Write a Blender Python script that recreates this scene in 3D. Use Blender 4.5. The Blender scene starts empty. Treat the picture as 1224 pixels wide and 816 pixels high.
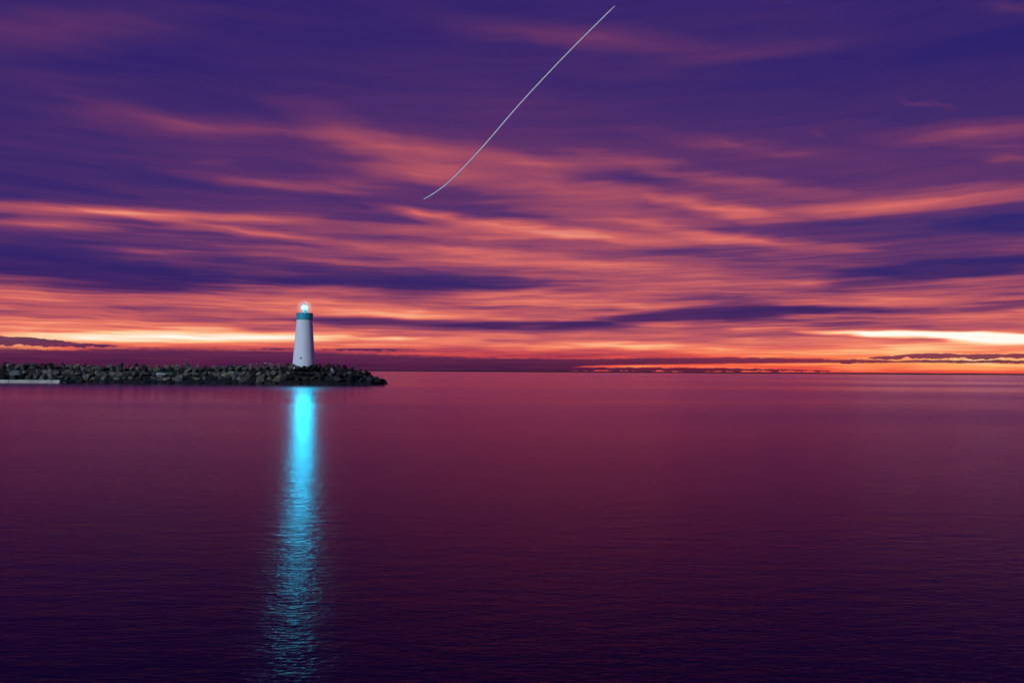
import bpy, bmesh, math, random
from mathutils import Vector, Matrix, Euler, noise as mnoise
R = math.radians
S = bpy.context.scene
C = S.collection
random.seed(7)

# ------------------------------------------------------------------ helpers
def lin(c):
    out = []
    for v in c[:3]:
        v /= 255.0
        out.append(v / 12.92 if v <= 0.04045 else ((v + 0.055) / 1.055) ** 2.4)
    return (*out, 1.0)

def link(name, me, parent=None, loc=None):
    o = bpy.data.objects.new(name, me); C.objects.link(o)
    if parent: o.parent = parent
    if loc: o.location = loc
    return o

def tag(o, label=None, cat=None, group=None, kind=None):
    if label: o['label'] = label
    if cat: o['category'] = cat
    if group: o['group'] = group
    if kind: o['kind'] = kind
    return o

def from_bm(name, bm, mat, parent=None, smooth=False):
    me = bpy.data.meshes.new(name)
    bm.normal_update(); bm.to_mesh(me); bm.free()
    if mat: me.materials.append(mat)
    if smooth:
        for p in me.polygons: p.use_smooth = True
    return link(name, me, parent)

def lathe(profile, seg=64):
    """closed surface of revolution from a list of (radius, z)"""
    bm = bmesh.new(); rings = []
    for r, z in profile:
        if r < 1e-6:
            rings.append([bm.verts.new((0, 0, z))])
        else:
            rings.append([bm.verts.new((r*math.cos(2*math.pi*k/seg), r*math.sin(2*math.pi*k/seg), z)) for k in range(seg)])
    for a, b in zip(rings, rings[1:]):
        for k in range(seg):
            k2 = (k+1) % seg
            if len(a) == 1 and len(b) > 1: bm.faces.new((a[0], b[k2], b[k]))
            elif len(b) == 1 and len(a) > 1: bm.faces.new((a[k], a[k2], b[0]))
            elif len(a) > 1: bm.faces.new((a[k], a[k2], b[k2], b[k]))
    bmesh.ops.recalc_face_normals(bm, faces=bm.faces)
    return bm

class NT:
    """thin wrapper for building node trees"""
    def __init__(s, tree): s.t = tree; s.n = tree.nodes; s.l = tree.links
    def put(s, sock, v):
        if isinstance(v, bpy.types.NodeSocket): s.l.new(v, sock)
        elif v is not None: sock.default_value = v
    def node(s, kind, **kw):
        n = s.n.new(kind)
        for k, v in kw.items(): setattr(n, k, v)
        return n
    def m(s, op, a, b=None, c=None, clamp=False):
        n = s.node('ShaderNodeMath', operation=op, use_clamp=clamp)
        for i, v in enumerate((a, b, c)):
            if v is not None: s.put(n.inputs[i], v)
        return n.outputs[0]
    def comb(s, x, y, z=0.0):
        n = s.node('ShaderNodeCombineXYZ')
        s.put(n.inputs[0], x); s.put(n.inputs[1], y); s.put(n.inputs[2], z); return n.outputs[0]
    def sep(s, v):
        n = s.node('ShaderNodeSeparateXYZ'); s.put(n.inputs[0], v); return n.outputs
    def noise(s, vec, scale=1.0, detail=2.0, rough=0.5, dist=0.0, dims='3D'):
        n = s.node('ShaderNodeTexNoise', noise_dimensions=dims)
        s.put(n.inputs['Vector'], vec); n.inputs['Scale'].default_value = scale
        n.inputs['Detail'].default_value = detail; n.inputs['Roughness'].default_value = rough
        n.inputs['Distortion'].default_value = dist
        return n.outputs['Fac']
    def rng(s, v, a, b, c=0.0, d=1.0, smooth=True):
        n = s.node('ShaderNodeMapRange')
        n.interpolation_type = 'SMOOTHSTEP' if smooth else 'LINEAR'
        s.put(n.inputs['Value'], v)
        s.put(n.inputs['From Min'], a); s.put(n.inputs['From Max'], b)
        s.put(n.inputs['To Min'], c); s.put(n.inputs['To Max'], d)
        return n.outputs['Result']
    def ramp(s, fac, stops):
        n = s.node('ShaderNodeValToRGB'); s.put(n.inputs[0], fac)
        e = n.color_ramp.elements
        while len(e) < len(stops): e.new(0.5)
        for i, (p, c) in enumerate(stops): e[i].position = p; e[i].color = lin(c)
        return n.outputs[0]
    def mix(s, f, a, b):
        n = s.node('ShaderNodeMix', data_type='RGBA')
        s.put(n.inputs[0], f); s.put(n.inputs[6], a); s.put(n.inputs[7], b); return n.outputs[2]
    def vm(s, op, a, b):
        n = s.node('ShaderNodeVectorMath', operation=op)
        s.put(n.inputs[0], a); s.put(n.inputs[1], b); return n.outputs[0]
    def curve(s, x, pts):
        n = s.node('ShaderNodeFloatCurve'); s.put(n.inputs['Value'], x)
        cm = n.mapping; cu = cm.curves[0]
        while len(cu.points) < len(pts): cu.points.new(0.5, 0.5)
        for i, (a, b) in enumerate(pts):
            cu.points[i].location = (a, b); cu.points[i].handle_type = 'AUTO_CLAMPED'
        cm.update(); return n.outputs[0]

def mat(name):
    m = bpy.data.materials.new(name); m.use_nodes = True
    nt = NT(m.node_tree); b = nt.n['Principled BSDF']
    return m, nt, b

# ------------------------------------------------------------------ camera
FPX = 952.0
CAMH = 2.0
ROLL = R(0.34)
PITCH = math.atan(36.3 / FPX)
cam = bpy.data.cameras.new('camera'); cam.sensor_width = 36.0; cam.lens = 36.0 * FPX / 1224
cam.clip_start = 0.1; cam.clip_end = 200000
co = link('camera', cam)
Mx = Matrix.Rotation(R(90) + PITCH, 4, 'X') @ Matrix.Rotation(ROLL, 4, 'Z')
Mx.translation = (0, 0, CAMH)
co.matrix_world = Mx
S.camera = co
M3 = Mx.to_3x3()
def ray(x, y):                      # direction in the world in which a thing of the photograph is seen
    return (M3 @ Vector(((x - 612) / FPX, (408 - y) / FPX, -1))).normalized()
def azel(x, y):
    d = ray(x, y); return math.atan2(d.x, d.y), math.asin(d.z)
def at(x, y, Y):                    # the point at depth Y
    d = ray(x, y); return Vector((0, 0, CAMH)) + d * (Y / d.y)

# ------------------------------------------------------------------ sky
SUN_EL, SUN_ROT = R(24), R(209)     # the cool light from behind and to the left
w = bpy.data.worlds.new("World"); S.world = w; w.use_nodes = True
nt = NT(w.node_tree)
for n in list(nt.n): nt.n.remove(n)
tc = nt.node('ShaderNodeTexCoord').outputs['Generated']
dx, dy, dz = nt.sep(tc)[:3]
az0 = nt.m('ARCTAN2', dx, dy)
el0 = nt.m('ARCSINE', nt.m('MAXIMUM', dz, 0.0))
# the wind has dragged the cloud: everything is stretched sideways and gently wavy
wv = nt.comb(nt.m('MULTIPLY', az0, 5.0), nt.m('MULTIPLY', el0, 15.0), 3.1)
nw = nt.noise(wv, 1.0, 2.0, 0.5)
wv2 = nt.comb(nt.m('MULTIPLY', az0, 22.0), nt.m('MULTIPLY', el0, 90.0), 7.7)
nw2 = nt.noise(wv2, 1.0, 1.0, 0.5)
elw = nt.rng(el0, 0.0, 0.30, 0.003, 0.024)
el1 = nt.m('MULTIPLY_ADD', nt.m('SUBTRACT', nw, 0.5), elw, el0)
el = nt.m('MULTIPLY_ADD', nt.m('SUBTRACT', nw2, 0.5), nt.rng(el0, 0.0, 0.25, 0.0022, 0.004), el1)
az = nt.m('MULTIPLY_ADD', nt.m('SUBTRACT', nw2, 0.5), 0.05, az0)
P = nt.comb(az, el, 0.0)

def blob(x, y, hw, hh, tilt=0.0):
    """a soft elliptical patch of cloud at a bearing and height; 1 in the middle, 0 at its edge"""
    a0, e0 = azel(x, y)
    t = math.tan(R(tilt))
    a1, e1 = azel(x - hw, y - hw * t); a2, e2 = azel(x + hw, y + hw * t)
    ang = math.atan2(e2 - e1, a2 - a1); ra = math.hypot(a2 - a1, e2 - e1) / 2
    re = abs(azel(x, y - hh)[1] - azel(x, y + hh)[1]) / 2
    n = nt.node('ShaderNodeMapping', vector_type='TEXTURE')
    n.inputs['Location'].default_value = (a0, e0, 0)
    n.inputs['Rotation'].default_value = (0, 0, ang)
    n.inputs['Scale'].default_value = (ra, re, 1)
    nt.l.new(P, n.inputs['Vector'])
    g = nt.node('ShaderNodeTexGradient', gradient_type='SPHERICAL')
    nt.l.new(n.outputs[0], g.inputs[0])
    return g.outputs['Fac']

ELN = R(30)
eln = nt.m('DIVIDE', el, ELN)
ys = [-60, 0, 50, 100, 150, 200, 240, 262, 282, 305, 330, 350, 380, 400, 415, 426, 433, 439]
cols = {  # how strongly the cloud is lit from below, by height, at three bearings
    60:   [.06, .08, .08, .13, .20, .20, .22, .40, .40, .36, .42, .64, .74, .86, .82, .80, .6, .6],
    612:  [.10, .10, .14, .22, .34, .42, .46, .52, .70, .70, .66, .70, .74, .70, .72, .68, .72, .78],
    1160: [.12, .10, .06, .12, .24, .34, .46, .40, .40, .50, .56, .62, .66, .78, 1.02, 1.12, 1.20, 1.0],
}
cu = []
for xx, vals in cols.items():
    pts = sorted((min(1, max(0, azel(xx, y)[1] / ELN)), v / 1.6) for y, v in zip(ys, vals))
    cu.append((azel(xx, 300)[0], nt.curve(eln, pts)))
f1 = nt.rng(az, cu[0][0], cu[1][0]); f2 = nt.rng(az, cu[1][0], cu[2][0])
def fmix(f, a, b): return nt.m('MULTIPLY_ADD', nt.m('SUBTRACT', b, a), f, a)
L = nt.m('MULTIPLY', fmix(f2, fmix(f1, cu[0][1], cu[1][1]), cu[2][1]), 1.6)

LIT = [
 (60,32,190,34,-3,.38),(60,92,120,9,8,.12),(110,126,150,12,15,.16),(225,153,150,14,5,.32),(330,158,110,9,0,.15),
 (400,150,75,20,20,.30),(505,180,130,19,5,.55),(650,200,75,13,5,.42),(490,206,100,12,3,.40),(420,222,70,10,5,.25),
 (690,228,230,15,6,.42),(750,194,85,12,8,.28),(650,38,190,15,6,.30),(740,52,100,14,5,.22),(740,258,150,12,6,.30),
 (505,255,60,7,9,.40),(590,268,120,9,8,.35),(320,221,110,7,6,.48),(258,194,30,4,0,.16),(150,254,230,8,2,.62),(300,263,110,5,3,.30),
 (890,62,120,13,-5,.26),(1205,12,60,9,2,.25),(1108,124,34,5,14,.22),(978,160,16,4,14,.14),(870,172,110,12,8,.26),
 (1170,159,140,14,-3,.48),(1200,180,70,6,3,.20),(1205,193,60,7,2,.30),(880,221,110,9,5,.36),(1130,238,150,11,-6,.48),(860,250,80,9,9,.48),
 (990,250,110,10,-4,.34),(280,275,190,6,8,.48),(50,270,110,7,2,.26),(170,302,80,6,4,.28),
 (110,386,140,4,1,.26),(60,401,110,4,3,.30),(180,404,240,6.2,0,.58),(300,403,150,7,0,.28),(248,392,48,3,1,.34),(415,402,70,5,2,.20),
 (690,284,240,12,2,.34),(700,314,170,10,1,.26),(900,286,140,8,7,.38),(480,378,170,7,2,.30),(560,300,120,6,3,.22),(330,360,150,7,2,.16),
 (1120,400,150,4.4,1,1.2),(1200,404.5,88,5.6,1,1.25),(1060,398,90,4,0,.35),(898,393,32,4,0,.30),(474,404,32,3,0,.42),(640,412,220,6,1,.22),
 (900,344,160,6,-1,.20),(1060,420,220,8,0,.20),(1190,360,120,18,0,-.02),
]
DARK = [
 (30,304,195,33,7,.88),(150,320,160,17,3,.78),(170,340,140,13,3,.5),(260,330,170,18,1,.34),(385,332,100,14,0,.8),(520,337,130,20,-1,1.15),
 (655,343,110,11,3,.40),(325,350,40,5,0,.30),(555,388,230,9,1,.95),(440,383,120,5,1,.40),(760,380,110,9,-6,.60),(865,375,130,12.5,-3,1.1),
 (1010,370,130,6,-1,.62),(592,406,40,3,1,.34),(725,369,40,4,0,.34),
 (1180,402,60,1.6,0,.35),(1212,264,100,23,-3,.85),(1110,320,185,19,-4,.85),(1200,322,100,14,0,.45),(1000,345,110,8,-4,.60),(1010,275,230,19,2,.30),
 (455,260,100,13,4,.34),(600,256,110,13,8,.40),(760,262,80,9,4,.20),(800,298,120,8,4,.34),(640,300,120,8,2,.18),(900,318,120,7,2,.24),
 (440,192,110,8,8,.22),(740,215,120,9,4,.26),(560,30,220,22,4,.10),(1090,290,120,8,3,.20),(480,240,120,8,4,.20),(1120,378,160,14,1,.14),
 (850,345,130,5,2,.26),(300,312,140,6,4,.20),(1000,200,150,16,-3,.14),
]
for (x, y, a, b, t, s) in LIT:
    k = 0.70 if y < 235 else 0.82 if y < 330 else 1.0
    if 385 < y < 415: k = 0.85
    L = nt.m('MULTIPLY_ADD', blob(x, y, a * 1.3, b * 1.35, t), s * 1.25 * k, L)
# streaks in the veil of cloud
s1 = nt.noise(nt.comb(nt.m('MULTIPLY', az, 3.6), nt.m('MULTIPLY', el, 34.0), 1.3), 1.0, 3.0, 0.55)
s2 = nt.noise(nt.comb(nt.m('MULTIPLY', az, 6.0), nt.m('MULTIPLY', el, 105.0), 5.2), 1.0, 2.0, 0.5)
s3 = nt.noise(nt.comb(nt.m('MULTIPLY', az, 16.0), nt.m('MULTIPLY', el, 420.0), 9.2), 1.0, 2.0, 0.5)
amp = nt.rng(el0, 0.08, 0.28, 1.0, 0.50)
st = nt.m('MULTIPLY', nt.m('SUBTRACT', s1, 0.5), 0.60)
st = nt.m('MULTIPLY_ADD', nt.m('SUBTRACT', s2, 0.5), nt.rng(el0, 0.12, 0.29, 0.95, 0.26), st)
st = nt.m('MULTIPLY_ADD', nt.m('SUBTRACT', s3, 0.5), nt.rng(el0, 0.05, 0.24, 0.50, 0.08), st)
L = nt.m('MULTIPLY_ADD', st, amp, L)
Dk = None
for (x, y, a, b, t, s) in DARK:
    g = nt.m('MULTIPLY', blob(x, y, a * 1.1, b * 1.15, t), s * 1.5)
    Dk = g if Dk is None else nt.m('ADD', g, Dk)
Dk = nt.m('ADD', Dk, nt.m('MULTIPLY', nt.m('MULTIPLY', nt.m('SUBTRACT', 0.5, s2), 1.0), nt.m('MINIMUM', Dk, 1.0)))
Dk = nt.m('MULTIPLY', nt.rng(Dk, 0.0, 1.15, 0.0, 1.0), nt.rng(s2, 0.30, 0.62, 1.0, 0.80))
L = nt.m('MULTIPLY', L, nt.m('SUBTRACT', 1.0, nt.m('MULTIPLY', Dk, 0.92)))
Ln = nt.m('DIVIDE', L, 1.6, clamp=True)
def st_(vals): return [(p / 1.6, c) for p, c in vals]
hi = nt.ramp(Ln, st_([(0, (43,29,107)), (.2, (64,38,105)), (.45, (98,48,103)), (.75, (160,74,99)), (1.0, (212,102,100)), (1.3, (250,165,135)), (1.6, (255,235,215))]))
lo = nt.ramp(Ln, st_([(0, (44,20,92)), (.2, (74,30,92)), (.45, (128,56,96)), (.72, (196,90,96)), (.98, (240,126,102)), (1.24, (255,200,150)), (1.6, (255,250,238))]))
hz = nt.ramp(Ln, st_([(0, (48,12,60)), (.3, (110,32,66)), (.55, (190,56,70)), (.85, (240,84,66)), (1.1, (255,145,88)), (1.35, (255,190,120)), (1.6, (255,240,210))]))
col = nt.mix(nt.rng(el0, 0.055, 0.16), lo, hi)
col = nt.mix(nt.rng(el0, 0.012, 0.040), hz, col)

# the long low bank of cloud over the horizon and the broken puffs at its right end
def acurve(pts):                     # bearing -> height, from points of the cloud's edge
    a_lo, a_hi = azel(-60, 440)[0], azel(1284, 440)[0]
    an = nt.rng(az0, a_lo, a_hi, 0, 1, False)
    q = [((azel(x, y)[0] - a_lo) / (a_hi - a_lo), (azel(x, y)[1] + 0.02) / 0.08) for x, y in pts]
    return nt.m('MULTIPLY_ADD', nt.curve(an, q), 0.08, -0.02)
bn = nt.noise(nt.comb(nt.m('MULTIPLY', az0, 85.0), nt.m('MULTIPLY', el0, 190.0), 2.2), 1.0, 4.0, 0.62)
bnc = nt.m('SUBTRACT', bn, 0.5)
ea = nt.m('MULTIPLY_ADD', bnc, 0.0042, el0)
top = acurve([(-60,413),(60,415),(200,415),(350,418),(450,422),(600,427),(700,428.5),(800,427.5),(900,427),(1000,429.5),(1060,431),(1140,432.5),(1284,434)])
bot = acurve([(-60,450),(300,450),(600,447),(660,443),(700,437.5),(800,435.5),(900,434.2),(1000,433.6),(1060,433.5),(1140,433.8),(1284,434.8)])
soft = nt.rng(az0, azel(300, 430)[0], azel(800, 430)[0], 0.0045, 0.0012)
b1 = nt.rng(nt.m('SUBTRACT', top, ea), nt.m('MULTIPLY', soft, -0.6), soft)
b2 = nt.rng(nt.m('SUBTRACT', nt.m('MULTIPLY_ADD', bnc, 0.0014, el0), bot), -0.0006, 0.0008)
bank = nt.m('MULTIPLY', b1, b2)
PW = P
P = nt.comb(nt.m('MULTIPLY_ADD', bnc, 0.02, az0), nt.m('MULTIPLY_ADD', bnc, 0.006, el0), 0)
puff = None
for (x, y, a, b, t, s) in [(1112,425.5,62,4.6,-1,1.6),(1062,427.5,34,3,0,1.2),(1180,426,50,4.2,0,1.6),(1222,425.5,40,4,0,1.6),(1120,431.5,80,2.4,0,1.1),
                           (1195,432.2,70,2.6,0,1.5),(1020,431.8,70,3.2,0,1.4),
                           (30,408,100,6,4,1.9),(-20,405,70,7,6,1.8),(90,412,80,4,2,1.2),(640,440.5,420,3.2,.5,1.7),(800,441,260,2.2,.5,1.4),
                           (440,418,110,4,0,.75),(330,417,90,4,0,.6)]:
    g = nt.m('MULTIPLY', blob(x, y, a, b, t), s)
    puff = g if puff is None else nt.m('MAXIMUM', g, puff)
puff = nt.rng(nt.m('MULTIPLY_ADD', bnc, 1.0, puff), 0.25, 0.60)
gap = nt.rng(blob(62, 416.3, 64, 2.6, 1), 0.1, 0.7)
bank = nt.m('MULTIPLY', bank, nt.m('SUBTRACT', 1.0, nt.m('MULTIPLY', gap, 0.8)))
mask = nt.m('MAXIMUM', bank, puff)
bfac = nt.rng(el0, 0.0, 0.030)
bl = nt.mix(bfac, lin((52,14,64)), lin((82,32,80)))
br = nt.mix(bfac, lin((88,16,48)), lin((132,48,78)))
bcol = nt.mix(nt.rng(az0, azel(560, 430)[0], azel(1050, 430)[0]), bl, br)
bcol = nt.mix(nt.m('MULTIPLY', nt.rng(s3, 0.35, 0.7), nt.rng(el0, 0.004, 0.03, 0.06, 0.22)), bcol, lin((150,50,80)))
col = nt.mix(nt.m('MULTIPLY', mask, 0.95), col, bcol)
# behind the camera and overhead the dusk is far dimmer and bluer
back = nt.rng(nt.m('ABSOLUTE', az0), 0.9, 2.2)
col = nt.mix(back, col, lin((60,58,112)))
col = nt.mix(nt.rng(el0, 0.45, 0.9), col, lin((34,32,88)))
sky = nt.node('ShaderNodeTexSky', sky_type='NISHITA'); sky.sun_disc = False
sky.sun_elevation = SUN_EL; sky.sun_rotation = SUN_ROT
b_air = nt.node('ShaderNodeBackground'); nt.l.new(sky.outputs[0], b_air.inputs[0]); b_air.inputs[1].default_value = 0.0012
b_cl = nt.node('ShaderNodeBackground'); nt.l.new(col, b_cl.inputs[0]); b_cl.inputs[1].default_value = 1.0
add = nt.node('ShaderNodeAddShader'); nt.l.new(b_air.outputs[0], add.inputs[0]); nt.l.new(b_cl.outputs[0], add.inputs[1])
out = nt.node('ShaderNodeOutputWorld'); nt.l.new(add.outputs[0], out.inputs[0])
w.cycles.sampling_method = 'MANUAL'; w.cycles.sample_map_resolution = 1024

sun = bpy.data.lights.new('sun', 'SUN'); sun.energy = 2.0; sun.angle = R(3); sun.color = (0.62, 0.79, 1.0)
so = link('sun', sun)
# Nishita: rotation 0 is +Y and turns towards +X
sd = Vector((math.sin(SUN_ROT) * math.cos(SUN_EL), math.cos(SUN_ROT) * math.cos(SUN_EL), math.sin(SUN_EL)))
so.rotation_euler = sd.to_track_quat('Z', 'Y').to_euler(); so.location = sd * 50

# ------------------------------------------------------------------ sea
m_sea, n, b = mat('sea_water')
pos = n.node('ShaderNodeNewGeometry').outputs['Position']
px, py, pz = n.sep(pos)[:3]
big = n.noise(n.comb(n.m('MULTIPLY', px, 0.004), n.m('MULTIPLY', py, 0.02)), 1.0, 3.0, 0.55)
mid = n.noise(n.comb(n.m('MULTIPLY', px, 0.05), n.m('MULTIPLY', py, 0.22)), 1.0, 3.0, 0.6)
lee = n.rng(py, 8.0, 75.0, 0.06, 0.0)          # calmer in the lee of the breakwater
rough = n.m('ADD', n.m('ADD', lee, n.rng(big, 0.36, 0.64, 0.12, 0.21)), n.m('MULTIPLY', n.m('SUBTRACT', mid, 0.5), 0.08))
r1 = n.noise(n.comb(n.m('MULTIPLY', px, 2.8), n.m('MULTIPLY', py, 6.5)), 1.0, 3.0, 0.6, 0.4)
r2 = n.noise(n.comb(n.m('MULTIPLY', px, 9.0), n.m('MULTIPLY', py, 22.0)), 1.0, 2.0, 0.6)
r0 = n.noise(n.comb(n.m('MULTIPLY', px, 1.1), n.m('MULTIPLY', py, 2.7)), 1.0, 2.0, 0.55, 0.3)
bp0 = n.node('ShaderNodeBump'); bp0.inputs['Strength'].default_value = 1.0; bp0.inputs['Distance'].default_value = 0.017
n.l.new(r0, bp0.inputs['Height'])
bp1 = n.node('ShaderNodeBump'); n.l.new(bp0.outputs[0], bp1.inputs['Normal']); bp1.inputs['Strength'].default_value = 1.0; bp1.inputs['Distance'].default_value = 0.009
n.l.new(r1, bp1.inputs['Height'])
bp2 = n.node('ShaderNodeBump'); bp2.inputs['Strength'].default_value = 1.0; bp2.inputs['Distance'].default_value = 0.0058
n.l.new(r2, bp2.inputs['Height']); n.l.new(bp1.outputs[0], bp2.inputs['Normal'])
fr = n.node('ShaderNodeFresnel'); fr.inputs['IOR'].default_value = 1.225
gl = n.node('ShaderNodeBsdfGlossy', distribution='GGX'); gl.inputs['Color'].default_value = (0.86, 0.53, 0.76, 1)
n.l.new(rough, gl.inputs['Roughness']); n.l.new(bp2.outputs[0], gl.inputs['Normal'])
amp_ = n.rng(py, 12.0, 95.0, 1.12, 0.42)      # ripples die down in the lee of the breakwater
for q_, d_ in ((bp0, .0115), (bp1, .0085), (bp2, .0062)): n.l.new(n.m('MULTIPLY', amp_, d_), q_.inputs['Distance'])
df = n.node('ShaderNodeBsdfDiffuse'); df.inputs['Color'].default_value = (0.0006, 0.0001, 0.022, 1)
mx = n.node('ShaderNodeMixShader'); n.l.new(fr.outputs[0], mx.inputs[0]); n.l.new(df.outputs[0], mx.inputs[1]); n.l.new(gl.outputs[0], mx.inputs[2])
n.l.new(mx.outputs[0], n.n['Material Output'].inputs['Surface']); n.n.remove(b)
bm = bmesh.new(); Z = 60000
f = bm.faces.new([bm.verts.new(v) for v in ((-Z,-Z,0),(Z,-Z,0),(Z,Z,0),(-Z,Z,0))])
tag(from_bm('sea', bm, m_sea), 'calm dark sea with faint ripples reaching the horizon', 'sea', kind='structure')

# low far coast along the horizon
m_far, n, b = mat('far_coast'); b.inputs['Base Color'].default_value = (0.02, 0.01, 0.02, 1); b.inputs['Roughness'].default_value = 1
bm = bmesh.new(); YF = 9000; prev = None
for k in range(161):
    x = -3500 + k * 75.0
    h = 15.0 + 3.0 * mnoise.noise(Vector((k * 0.21, 0, 0))) + 1.2 * mnoise.noise(Vector((k * 1.3, 4, 0)))
    q = [bm.verts.new((x, YF, -1)), bm.verts.new((x, YF + 40, h * 0.8)), bm.verts.new((x, YF + 160, h)), bm.verts.new((x, YF + 420, -1))]
    if prev:
        for i in range(3): bm.faces.new((prev[i], q[i], q[i+1], prev[i+1]))
    prev = q
tag(from_bm('far_coast', bm, m_far), 'thin dark line of low land along the horizon', 'coast', kind='structure')

# ------------------------------------------------------------------ rock materials
def rock_mat(name, a, bcol, rough=0.85):
    m, n, b = mat(name)
    g = n.node('ShaderNodeTexCoord').outputs['Object']
    inf = n.node('ShaderNodeObjectInfo').outputs['Random']
    v = n.vm('ADD', g, n.comb(n.m('MULTIPLY', inf, 40.0), 0.0, 0.0))
    f1 = n.noise(v, 1.6, 5.0, 0.65); f2 = n.noise(v, 7.0, 3.0, 0.6)
    c = n.mix(n.rng(f1, 0.36, 0.64), (*a, 1), (*bcol, 1))
    c = n.mix(n.m('MULTIPLY', n.rng(f2, 0.5, 0.75), 0.5), c, (a[0]*0.35, a[1]*0.35, a[2]*0.35, 1))
    hs = n.node('ShaderNodeHueSaturation'); n.l.new(c, hs.inputs['Color'])
    n.l.new(n.m('MULTIPLY_ADD', inf, 0.7, 0.45), hs.inputs['Value'])
    n.l.new(hs.outputs[0], b.inputs['Base Color'])
    b.inputs['Roughness'].default_value = rough
    bu = n.node('ShaderNodeBump'); bu.inputs['Strength'].default_value = 0.8; bu.inputs['Distance'].default_value = 0.08
    n.l.new(f2, bu.inputs['Height']); n.l.new(bu.outputs[0], b.inputs['Normal'])
    return m
MR = {
 'grey': rock_mat('grey_stone', (0.078, 0.064, 0.050), (0.175, 0.148, 0.115)),
 'ochre': rock_mat('ochre_stone', (0.13, 0.095, 0.05), (0.23, 0.18, 0.11)),
 'pale': rock_mat('pale_stone', (0.22, 0.22, 0.21), (0.34, 0.33, 0.30)),
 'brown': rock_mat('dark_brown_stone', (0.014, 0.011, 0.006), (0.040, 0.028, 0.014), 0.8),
 'wet': rock_mat('wet_black_stone', (0.006, 0.006, 0.005), (0.014, 0.013, 0.010), 0.7),  # soaked waterline stone; also stands in for shade on the tip rocks
}

# ------------------------------------------------------------------ breakwater
YC = 120.5                                   # line of the crest
X_TIP, X_LEFT = -19.5, -92.0
def crest(x):                                # crest height along the breakwater
    px_ = 612 + x / YC * FPX
    pts = [(-300,432.5),(0,432.5),(60,433.2),(100,435),(200,436),(260,436),(300,434.5),(340,433.8),(385,434.5),(412,436),(428,439.5),(440,443),(446,448),(458,451),(462,457)]
    for (a, ya), (b_, yb) in zip(pts, pts[1:]):
        if a <= px_ <= b_:
            y = ya + (yb - ya) * (px_ - a) / (b_ - a)
            return max(0.05, at(px_, y, YC).z)
    return 0.05 if px_ > 400 else 3.1
def foot(x):                                 # depth of the waterline on the near side
    px_ = 612 + x / YC * FPX
    f_ = 116.0
    if px_ < 100: f_ = 117.4 
    elif px_ < 300: f_ = 117.4 - 1.6 * (px_ - 100) / 200
    elif px_ < 400: f_ = 115.8
    else: f_ = 115.8 + 3.5 * min(1, (px_ - 400) / 60)
    return f_

def boulder_mesh(seed, elong):
    rnd = random.Random(seed); bm = bmesh.new()
    sx, sy, sz = elong, rnd.uniform(.75, 1.0), rnd.uniform(.6, .85)
    for k in range(12):
        v = Vector((rnd.gauss(0, 1), rnd.gauss(0, 1), rnd.gauss(0, 1))).normalized() * rnd.uniform(.85, 1.12)
        bm.verts.new((v.x * sx, v.y * sy, v.z * sz))
    r = bmesh.ops.convex_hull(bm, input=bm.verts)
    bmesh.ops.delete(bm, geom=[e for e in r['geom_interior'] if isinstance(e, bmesh.types.BMVert)], context='VERTS')
    bmesh.ops.dissolve_limit(bm, angle_limit=R(14), verts=bm.verts, edges=bm.edges)
    bmesh.ops.bevel(bm, geom=list(bm.edges), offset=0.04, segments=2, profile=0.6, affect='EDGES', clamp_overlap=True)
    bmesh.ops.triangulate(bm, faces=[f for f in bm.faces if len(f.verts) > 4])
    for v in bm.verts: v.co += v.co.normalized() * 0.07 * mnoise.noise(v.co * 2.3 + Vector((seed, 0, 0)))
    me = bpy.data.meshes.new('boulder'); bm.normal_update(); bm.to_mesh(me); bm.free()
    return me
VARS = {}
def variant(kind, i):
    if (kind, i) not in VARS:
        me = boulder_mesh(i * 13 + 5, 1.0 + 0.13 * i); me.materials.append(MR[kind]); VARS[(kind, i)] = me
    return VARS[(kind, i)]

def zone(px_):
    if px_ < 80: return 'above the ledge at far left'
    if px_ < 150: return 'just right of the ledge'
    if px_ < 212: return 'left of the thin post'
    if px_ < 290: return 'right of the thin post'
    if px_ < 345: return 'just left of the lighthouse'
    if px_ < 385: return 'right below the lighthouse'
    if px_ < 425: return 'right of the lighthouse'
    return 'at the outer tip'
ADJ = {'grey': 'dry grey', 'ochre': 'ochre brown', 'pale': 'pale whitish', 'brown': 'dark brown', 'wet': 'black wet'}
ROWN = {0: 'at the waterline', 1: 'low on the rock slope', 2: 'halfway up the rock slope', 3: 'high on the rock slope', 4: 'on the crest'}
GB = 'boulders piled along the breakwater'
def boulder(x, y, z, s, kind, row, label=None, rot=None):
    o = link('boulder', variant(kind, random.randrange(7)))
    o.location = (x, y, z)
    o.scale = (s * random.uniform(.85, 1.2), s * random.uniform(.9, 1.1), s * random.uniform(.85, 1.15))
    o.rotation_euler = rot or (random.uniform(-.5, .5), random.uniform(-1.0, .35), random.uniform(0, 6.28))
    px_ = 612 + x / y * FPX
    tag(o, label or f'{ADJ[kind]} boulder {ROWN[row]} {zone(px_)}', 'boulder', GB)
    return o
cnt = 0
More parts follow.
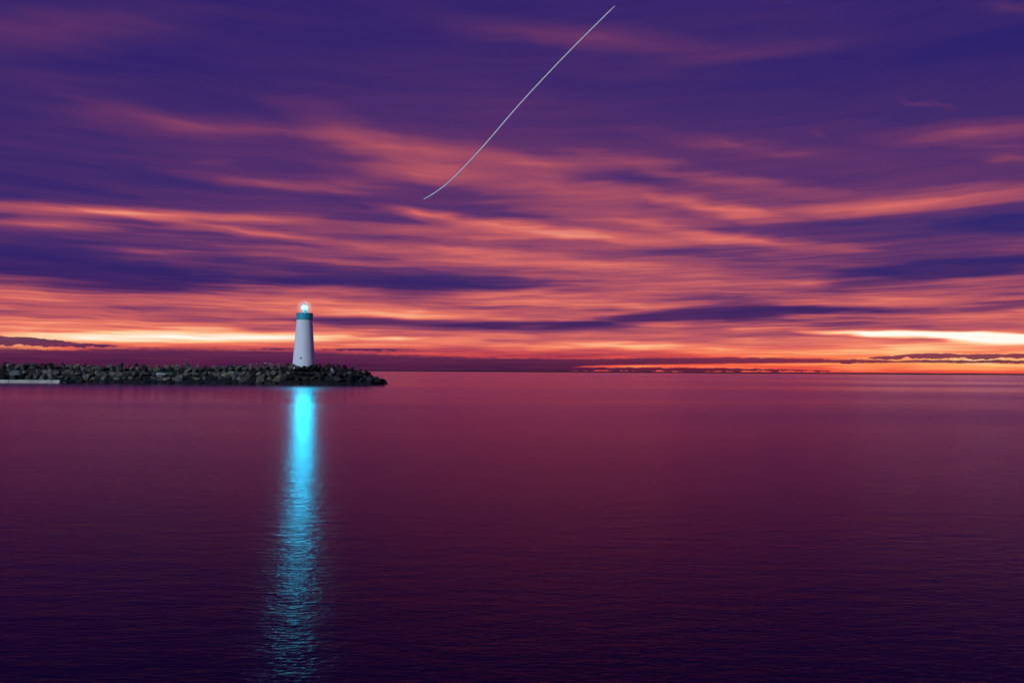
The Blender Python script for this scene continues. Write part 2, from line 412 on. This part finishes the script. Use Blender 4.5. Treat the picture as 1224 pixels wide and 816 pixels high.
for row in range(5):
    step = [1.2, 1.10, 1.02, 1.02, 1.12][row]
    x = -80.5 + random.uniform(0, 1)
    while x < X_TIP - .4:
        h = crest(x); fr = [0.06, 0.30, 0.55, 0.80, 0.97][row]
        px_ = 612 + x / YC * FPX
        if h < 0.9 and row not in (0, 2): x += step; continue
        if h < 1.8 and row == 3: x += step; continue
        s = random.choice([random.uniform(.36, .50), random.uniform(.45, .66), random.uniform(.55, .8)]) * (0.85 if row >= 3 else 1.0)
        if h < 1.2: s *= .8
        tt = min(1, fr)
        y = foot(x) + (YC - foot(x)) * tt + random.uniform(-.25, .25)
        z = h * fr - s * (.42 if row == 4 else .30) + random.uniform(-.10, .10)
        if row == 4: z = h - s * .76 + random.uniform(-.06, .06)
        if row == 0: z = random.uniform(-.12, .06); kind = 'wet'
        elif px_ > 352: kind = random.choice(['brown'] * 5 + ['wet'] * 2) if px_ < 395 else random.choice(['wet'] * 3 + ['brown'])  # darker stone towards the tip: shade painted into the rock colour
        elif row == 1: kind = random.choice(['wet', 'ochre', 'grey', 'brown', 'grey'])
        else: kind = random.choice(['grey'] * 7 + ['ochre'] * 3 + ['pale'] + ['brown'] * 3)
        if px_ < 45 and row in (2, 3): kind = random.choice(['ochre', 'pale', 'ochre', 'brown', 'grey'])  # ochre stones, some standing in for warm light on the left end
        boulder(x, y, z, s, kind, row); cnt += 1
        x += step * random.uniform(.8, 1.2)
# single stones one can pick out
def special(px_, py_, Y, s, kind, label, rot=(0, 0, .4)):
    p = at(px_, py_, Y); boulder(p.x, p.y, p.z, s, kind, 2, label, rot)
special(20, 446, 117.6, .62, 'pale', 'pale sandy boulder lowest of its heap just above the pale ledge at far left')
special(398, 443, 116.6, .50, 'pale', 'pale slanting boulder among dark rocks right of the lighthouse', (0, .7, .2))
special(418, 445.5, 117.2, .34, 'grey', 'small grey boulder among black rocks near the outer tip')
for i_, (qx, qy, ss) in enumerate([(349, 438.2, .5), (355.5, 439.0, .62), (363, 439.6, .66), (370.5, 438.8, .6), (377, 438.6, .55)]):
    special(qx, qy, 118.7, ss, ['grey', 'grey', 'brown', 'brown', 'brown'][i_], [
        'grey boulder against the left edge of the lighthouse foot', 'grey boulder in front of the left half of the lighthouse foot',
        'dark boulder in front of the middle of the lighthouse foot', 'dark boulder in front of the right half of the lighthouse foot',
        'dark boulder against the right edge of the lighthouse foot'][i_], (.2, -.3 + .15 * i_, i_ * 1.1))
special(317, 434.4, 120, .20, 'pale', 'small white stone on the crest left of the lighthouse')
special(212, 436.6, 120, .18, 'pale', 'small white stone on the crest beside the thin post')
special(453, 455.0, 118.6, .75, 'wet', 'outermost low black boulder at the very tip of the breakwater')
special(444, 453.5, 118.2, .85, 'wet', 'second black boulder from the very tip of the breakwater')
print('boulders', cnt)

# rubble core: the mound under and behind the boulders
bm = bmesh.new(); rows_ = []
NX = 260
for i in range(NX + 1):
    x = X_LEFT + (X_TIP + .3 - X_LEFT) * i / NX; h = crest(x); fy = foot(x)
    prof = [(fy - .3, -1), (fy + .4, .1), (fy + (YC - fy) * .5, h * .5 - .35), (YC - .3, h - .62), (YC + 3, h - .55), (YC + 7.0 - max(0, (x + 27) * .6), -1)]
    ring = []
    for j, (yy, zz) in enumerate(prof):
        dn = mnoise.noise(Vector((x * .9, yy * .9, 1))) * .28
        ring.append(bm.verts.new((x + dn * .4, yy + dn, (zz + dn * .6) if zz > -1 else -1)))
    rows_.append(ring)
for a, b_ in zip(rows_, rows_[1:]):
    for j in range(len(a) - 1): bm.faces.new((a[j], b_[j], b_[j+1], a[j+1]))
bm.faces.new(rows_[-1])
tag(from_bm('rubble', bm, MR['wet']), 'dark rubble core of the breakwater filling the gaps between boulders', 'rubble', kind='stuff')  # near-black all over, so gaps between boulders read dark

# the crest left of the tower carries on out of the picture with plain rubble behind the boulders
# ------------------------------------------------------------------ ledge at the far left
m_con, n, b = mat('pale_concrete')
g = n.node('ShaderNodeTexCoord').outputs['Object']
f1 = n.noise(g, 0.9, 5.0, 0.6)
c = n.mix(n.rng(f1, 0.3, 0.7), (0.38, 0.37, 0.28, 1), (0.56, 0.54, 0.41, 1))
n.l.new(c, b.inputs['Base Color']); b.inputs['Roughness'].default_value = 0.9
pL = at(-40, 455, 115.2); pR = at(72, 455.6, 115.2)
def box(bm, x0, x1, y0, y1, z0, z1, bev=0.0):
    vs = [bm.verts.new((x, y, z)) for z in (z0, z1) for (x, y) in ((x0,y0),(x1,y0),(x1,y1),(x0,y1))]
    fs = [bm.faces.new([vs[i] for i in q]) for q in ((3,2,1,0),(4,5,6,7),(0,1,5,4),(1,2,6,5),(2,3,7,6),(3,0,4,7))]
    if bev:
        es = set(e for f in fs for e in f.edges)
        bmesh.ops.bevel(bm, geom=list(es), offset=bev, segments=2, profile=.5, affect='EDGES', clamp_overlap=True)
bm = bmesh.new()
x = pL.x
while x < pR.x - .1:
    x2 = min(pR.x, x + 3.1); box(bm, x, x2 - .03, 115.0, 116.9, -.6, .42 + random.uniform(-.01, .01), .03); x = x2
tag(from_bm('concrete_ledge', bm, m_con), 'low pale concrete ledge at the waterline in front of the rocks at far left', 'ledge')
bm = bmesh.new()
me = boulder_mesh(91, 1.9); me.materials.append(MR['wet'])
o = link('boulder', me); o.location = at(77, 454.8, 115.6); o.scale = (.42, .42, .30)
tag(o, 'flat black boulder at the right end of the pale ledge', 'boulder', GB)

# ------------------------------------------------------------------ thin post on the crest
m_post, n, b = mat('dark_painted_post'); b.inputs['Roughness'].default_value = .6
n.l.new(n.mix(n.noise(n.node('ShaderNodeTexCoord').outputs['Object'], 9.0, 3.0), (.03,.03,.035,1), (.06,.055,.05,1)), b.inputs['Base Color'])
pp = at(208, 436, 120.4)
root = link('marker_post', None); root.location = (pp.x, pp.y, pp.z - .25)
tag(root, 'thin dark post standing on the crest of the breakwater', 'post')
from_bm('pole', lathe([(0, 0), (.045, 0), (.04, .95), (0, .95)], 12), m_post, root)
from_bm('cap', lathe([(0, .952), (.07, .952), (.07, 1.02), (0, 1.06)], 12), m_post, root)

# ------------------------------------------------------------------ lighthouse
YT = 121.0
base = at(363, 436.5, YT); topp = at(363.5, 382.4, YT)
def xr(x0, x1, y): return (at(x1, y, YT).x - at(x0, y, YT).x) / 2
D0 = .55; z0 = base.z - D0
r_base = xr(350.0, 376.4, 436); r_top = xr(354.8, 373.2, 383)
z_g0 = topp.z; z_g1 = at(363, 374.3, YT).z
lx = at(363.3, 430, YT).x
print('tower', base.z, z_g0, z_g1, r_base, r_top)
m_wh, n, b = mat('white_render')
g = n.node('ShaderNodeTexCoord').outputs['Object']
gx, gy, gz = n.sep(g)[:3]
fa = n.noise(n.comb(n.m('MULTIPLY', gx, 1.6), n.m('MULTIPLY', gy, 1.6), n.m('MULTIPLY', gz, .35)), 1.0, 5.0, .6)
fb = n.noise(g, 9.0, 3.0, .6)
fl = n.noise(n.comb(n.m('MULTIPLY', gx, 5.0), n.m('MULTIPLY', gy, 5.0), n.m('MULTIPLY', gz, .25)), 1.0, 3.0, .6)
c = n.mix(n.rng(fa, .3, .7), (.74, .75, .76, 1), (.84, .84, .83, 1))
c = n.mix(n.m('MULTIPLY', n.rng(fl, .52, .75), .28), c, (.42, .43, .42, 1))
n.l.new(c, b.inputs['Base Color']); b.inputs['Roughness'].default_value = .75
bu = n.node('ShaderNodeBump'); bu.inputs['Strength'].default_value = .3; bu.inputs['Distance'].default_value = .02
n.l.new(fb, bu.inputs['Height']); n.l.new(bu.outputs[0], b.inputs['Normal'])
m_gr, n, b = mat('teal_paint')
c = n.mix(n.noise(n.node('ShaderNodeTexCoord').outputs['Object'], 3.0, 4.0, .6), (.006, .30, .35, 1), (.010, .40, .45, 1))
n.l.new(c, b.inputs['Base Color']); b.inputs['Roughness'].default_value = .5
m_dk, n, b = mat('dark_opening'); b.inputs['Roughness'].default_value = .35
n.l.new(n.mix(n.noise(n.node('ShaderNodeTexCoord').outputs['Object'], 6.0, 2.0), (.012,.013,.016,1), (.03,.03,.035,1)), b.inputs['Base Color'])
m_lamp, n, b = mat('lamp_light')
b.inputs['Base Color'].default_value = (.8, .9, 1, 1)
b.inputs['Emission Color'].default_value = (.06, .60, 1.0, 1); b.inputs['Emission Strength'].default_value = 9.0

lh = link('lighthouse', None); lh.location = (lx, YT, z0)
tag(lh, 'white tapered lighthouse with teal gallery and lit cyan lamp standing on the breakwater', 'lighthouse')
H = z_g0 - z0
def rt(z): return r_base + (r_top - r_base) * (z - D0) / (H - D0)
zj = at(363, 419.2, YT).z - z0
tw = from_bm('tower', lathe([(0, 0), (rt(0), 0), (rt(zj), zj - .04), (rt(zj) - .03, zj - .035), (rt(zj) - .03, zj + .01), (rt(zj) - .008, zj + .015), (r_top, H), (0, H)], 96), m_wh, lh)
def smooth_by_angle(o, a=35):
    bm = bmesh.new(); bm.from_mesh(o.data)
    for f in bm.faces: f.smooth = True
    for e in bm.edges:
        if len(e.link_faces) == 2 and e.calc_face_angle(0) > R(a): e.smooth = False
    bm.to_mesh(o.data); bm.free()
smooth_by_angle(tw)
rg = xr(354.0, 373.6, 378)
hg = z_g1 - z_g0
ga = from_bm('gallery', lathe([(0, H + .002), (rg - .04, H + .002), (rg, H + .05), (rg, H + hg - .07), (rg + .03, H + hg - .065), (rg + .03, H + hg), (rg - .14, H + hg), (rg - .14, H + .42), (0, H + .42)], 96), m_gr, lh)
smooth_by_angle(ga)
zp = H + .423
z_l = at(363, 367.6, YT).z - z0
pe = from_bm('pedestal', lathe([(0, zp), (.42, zp), (.42, zp + .08), (.24, zp + .12), (.22, z_l - .50), (.34, z_l - .44), (.34, z_l - .36), (0, z_l - .36)], 32), m_gr, lh)
smooth_by_angle(pe)
lamp = from_bm('lamp', lathe([(0, z_l - .357), (.20, z_l - .35), (.38, z_l - .22), (.44, z_l), (.38, z_l + .22), (.20, z_l + .33), (0, z_l + .335)], 32), m_lamp, lh, True)
cp = from_bm('lamp_cap', lathe([(0, z_l + .338), (.20, z_l + .338), (.16, z_l + .42), (.03, z_l + .47), (.02, z_l + .72), (0, z_l + .72)], 24), m_gr, lh)
# small window near the foot, facing the camera
zw = at(363, 427.9, YT).z - z0; rw = rt(zw)
wb = bmesh.new(); box(wb, -.13, .13, -.10, .02, -.17, .17, .015)
wi = from_bm('window', wb, m_dk, lh); wi.location = (-.06, -rw + .06, zw); wi.scale = (.75, 1, .75)
fb_ = bmesh.new()
for (a0, a1, c0, c1) in ((-.19, .19, .172, .22), (-.19, .19, -.23, -.172), (-.19, -.132, -.17, .17), (.132, .19, -.17, .17)):
    box(fb_, a0, a1, -.125, .06, c0, c1)
wf = from_bm('frame', fb_, m_wh, wi)

pl = bpy.data.lights.new('lamp_bulb', 'POINT'); pl.energy = 11000; pl.shadow_soft_size = .60; pl.color = (0.0, .86, 1.0)
plo = link('lamp_bulb', pl, lamp); plo.location = (0, 0, z_l)
# added ball of haze that makes the halo of the lamp
m_halo = bpy.data.materials.new('mist'); m_halo.use_nodes = True
n = NT(m_halo.node_tree); n.n.remove(n.n['Principled BSDF'])
vol = n.node('ShaderNodeVolumePrincipled'); gr_ = n.node('ShaderNodeTexGradient', gradient_type='QUADRATIC_SPHERE')
mp_ = n.vm('MULTIPLY', n.node('ShaderNodeTexCoord').outputs['Object'], (0.69, 0.69, 0.69)); n.l.new(mp_, gr_.inputs[0])
n.l.new(n.m('MULTIPLY', gr_.outputs['Fac'], 0.07), vol.inputs['Density']); vol.inputs['Color'].default_value = (.9, .95, 1, 1)
n.l.new(vol.outputs[0], n.n['Material Output'].inputs['Volume'])
bm = bmesh.new(); bmesh.ops.create_icosphere(bm, subdivisions=3, radius=1.45)
m_halo.cycles.volume_sampling = 'EQUIANGULAR'
mo = from_bm('mist', bm, m_halo); mo.location = (lx, YT, z0 + z_l)
tag(mo, 'faint sea mist glowing around the lit lamp of the lighthouse', 'mist', kind='stuff')

# ------------------------------------------------------------------ light trail of a plane, added as a solid white tube
m_tr, n, b = mat('vapour'); b.inputs['Roughness'].default_value = 1.0
n.l.new(n.mix(n.noise(n.node('ShaderNodeTexCoord').outputs['Object'], .004, 3.0, .6), (.95,.80,.80,1), (.98,.86,.84,1)), b.inputs['Base Color'])
tp = [(506.5,238.4),(521,229.8),(541,214),(575,178.3),(622,124),(675,67.5),(735,7.5)]
YV = 9000.0
def cr(p0, p1, p2, p3, t):
    return 0.5 * ((2*p1) + (-p0+p2)*t + (2*p0-5*p1+4*p2-p3)*t*t + (-p0+3*p1-3*p2+p3)*t**3)
cps = [at(x, y, YV + 60 * i) for i, (x, y) in enumerate(tp)]
path = []
for i in range(len(cps) - 1):
    a = cps[max(0, i-1)]; d = cps[min(len(cps)-1, i+2)]
    for k in range(24): path.append(cr(a, cps[i], cps[i+1], d, k / 24))
path.append(cps[-1])
cv = bpy.data.curves.new('vapour_trail', 'CURVE'); cv.dimensions = '3D'; cv.bevel_depth = 8.5; cv.bevel_resolution = 3; cv.use_fill_caps = True
sp = cv.splines.new('POLY'); sp.points.add(len(path) - 1)
org = path[0].copy()
for i, p in enumerate(path):
    q = p - org; sp.points[i].co = (q.x, q.y, q.z, 1)
    t = i / (len(path) - 1)
    sp.points[i].radius = min(1, .55 + t * 6, .45 + (1 - t) * 20) 
tmp = bpy.data.objects.new('tmp', cv); C.objects.link(tmp)
me = bpy.data.meshes.new_from_object(tmp.evaluated_get(bpy.context.evaluated_depsgraph_get()))
bpy.data.objects.remove(tmp); me.materials.clear(); me.materials.append(m_tr)
vt = link('vapour_trail', me); vt.location = org
tag(vt, 'thin white vapour trail curving up across the purple sky', 'vapour trail')

# ------------------------------------------------------------------ output
S.view_settings.view_transform = 'Standard'; S.view_settings.look = 'None'
S.view_settings.gamma = 1.0; S.view_settings.exposure = 0.0
S.cycles.max_bounces = 6; S.cycles.use_denoising = True
S.cycles.sample_clamp_indirect = 4.0; S.cycles.sample_clamp_direct = 60.0
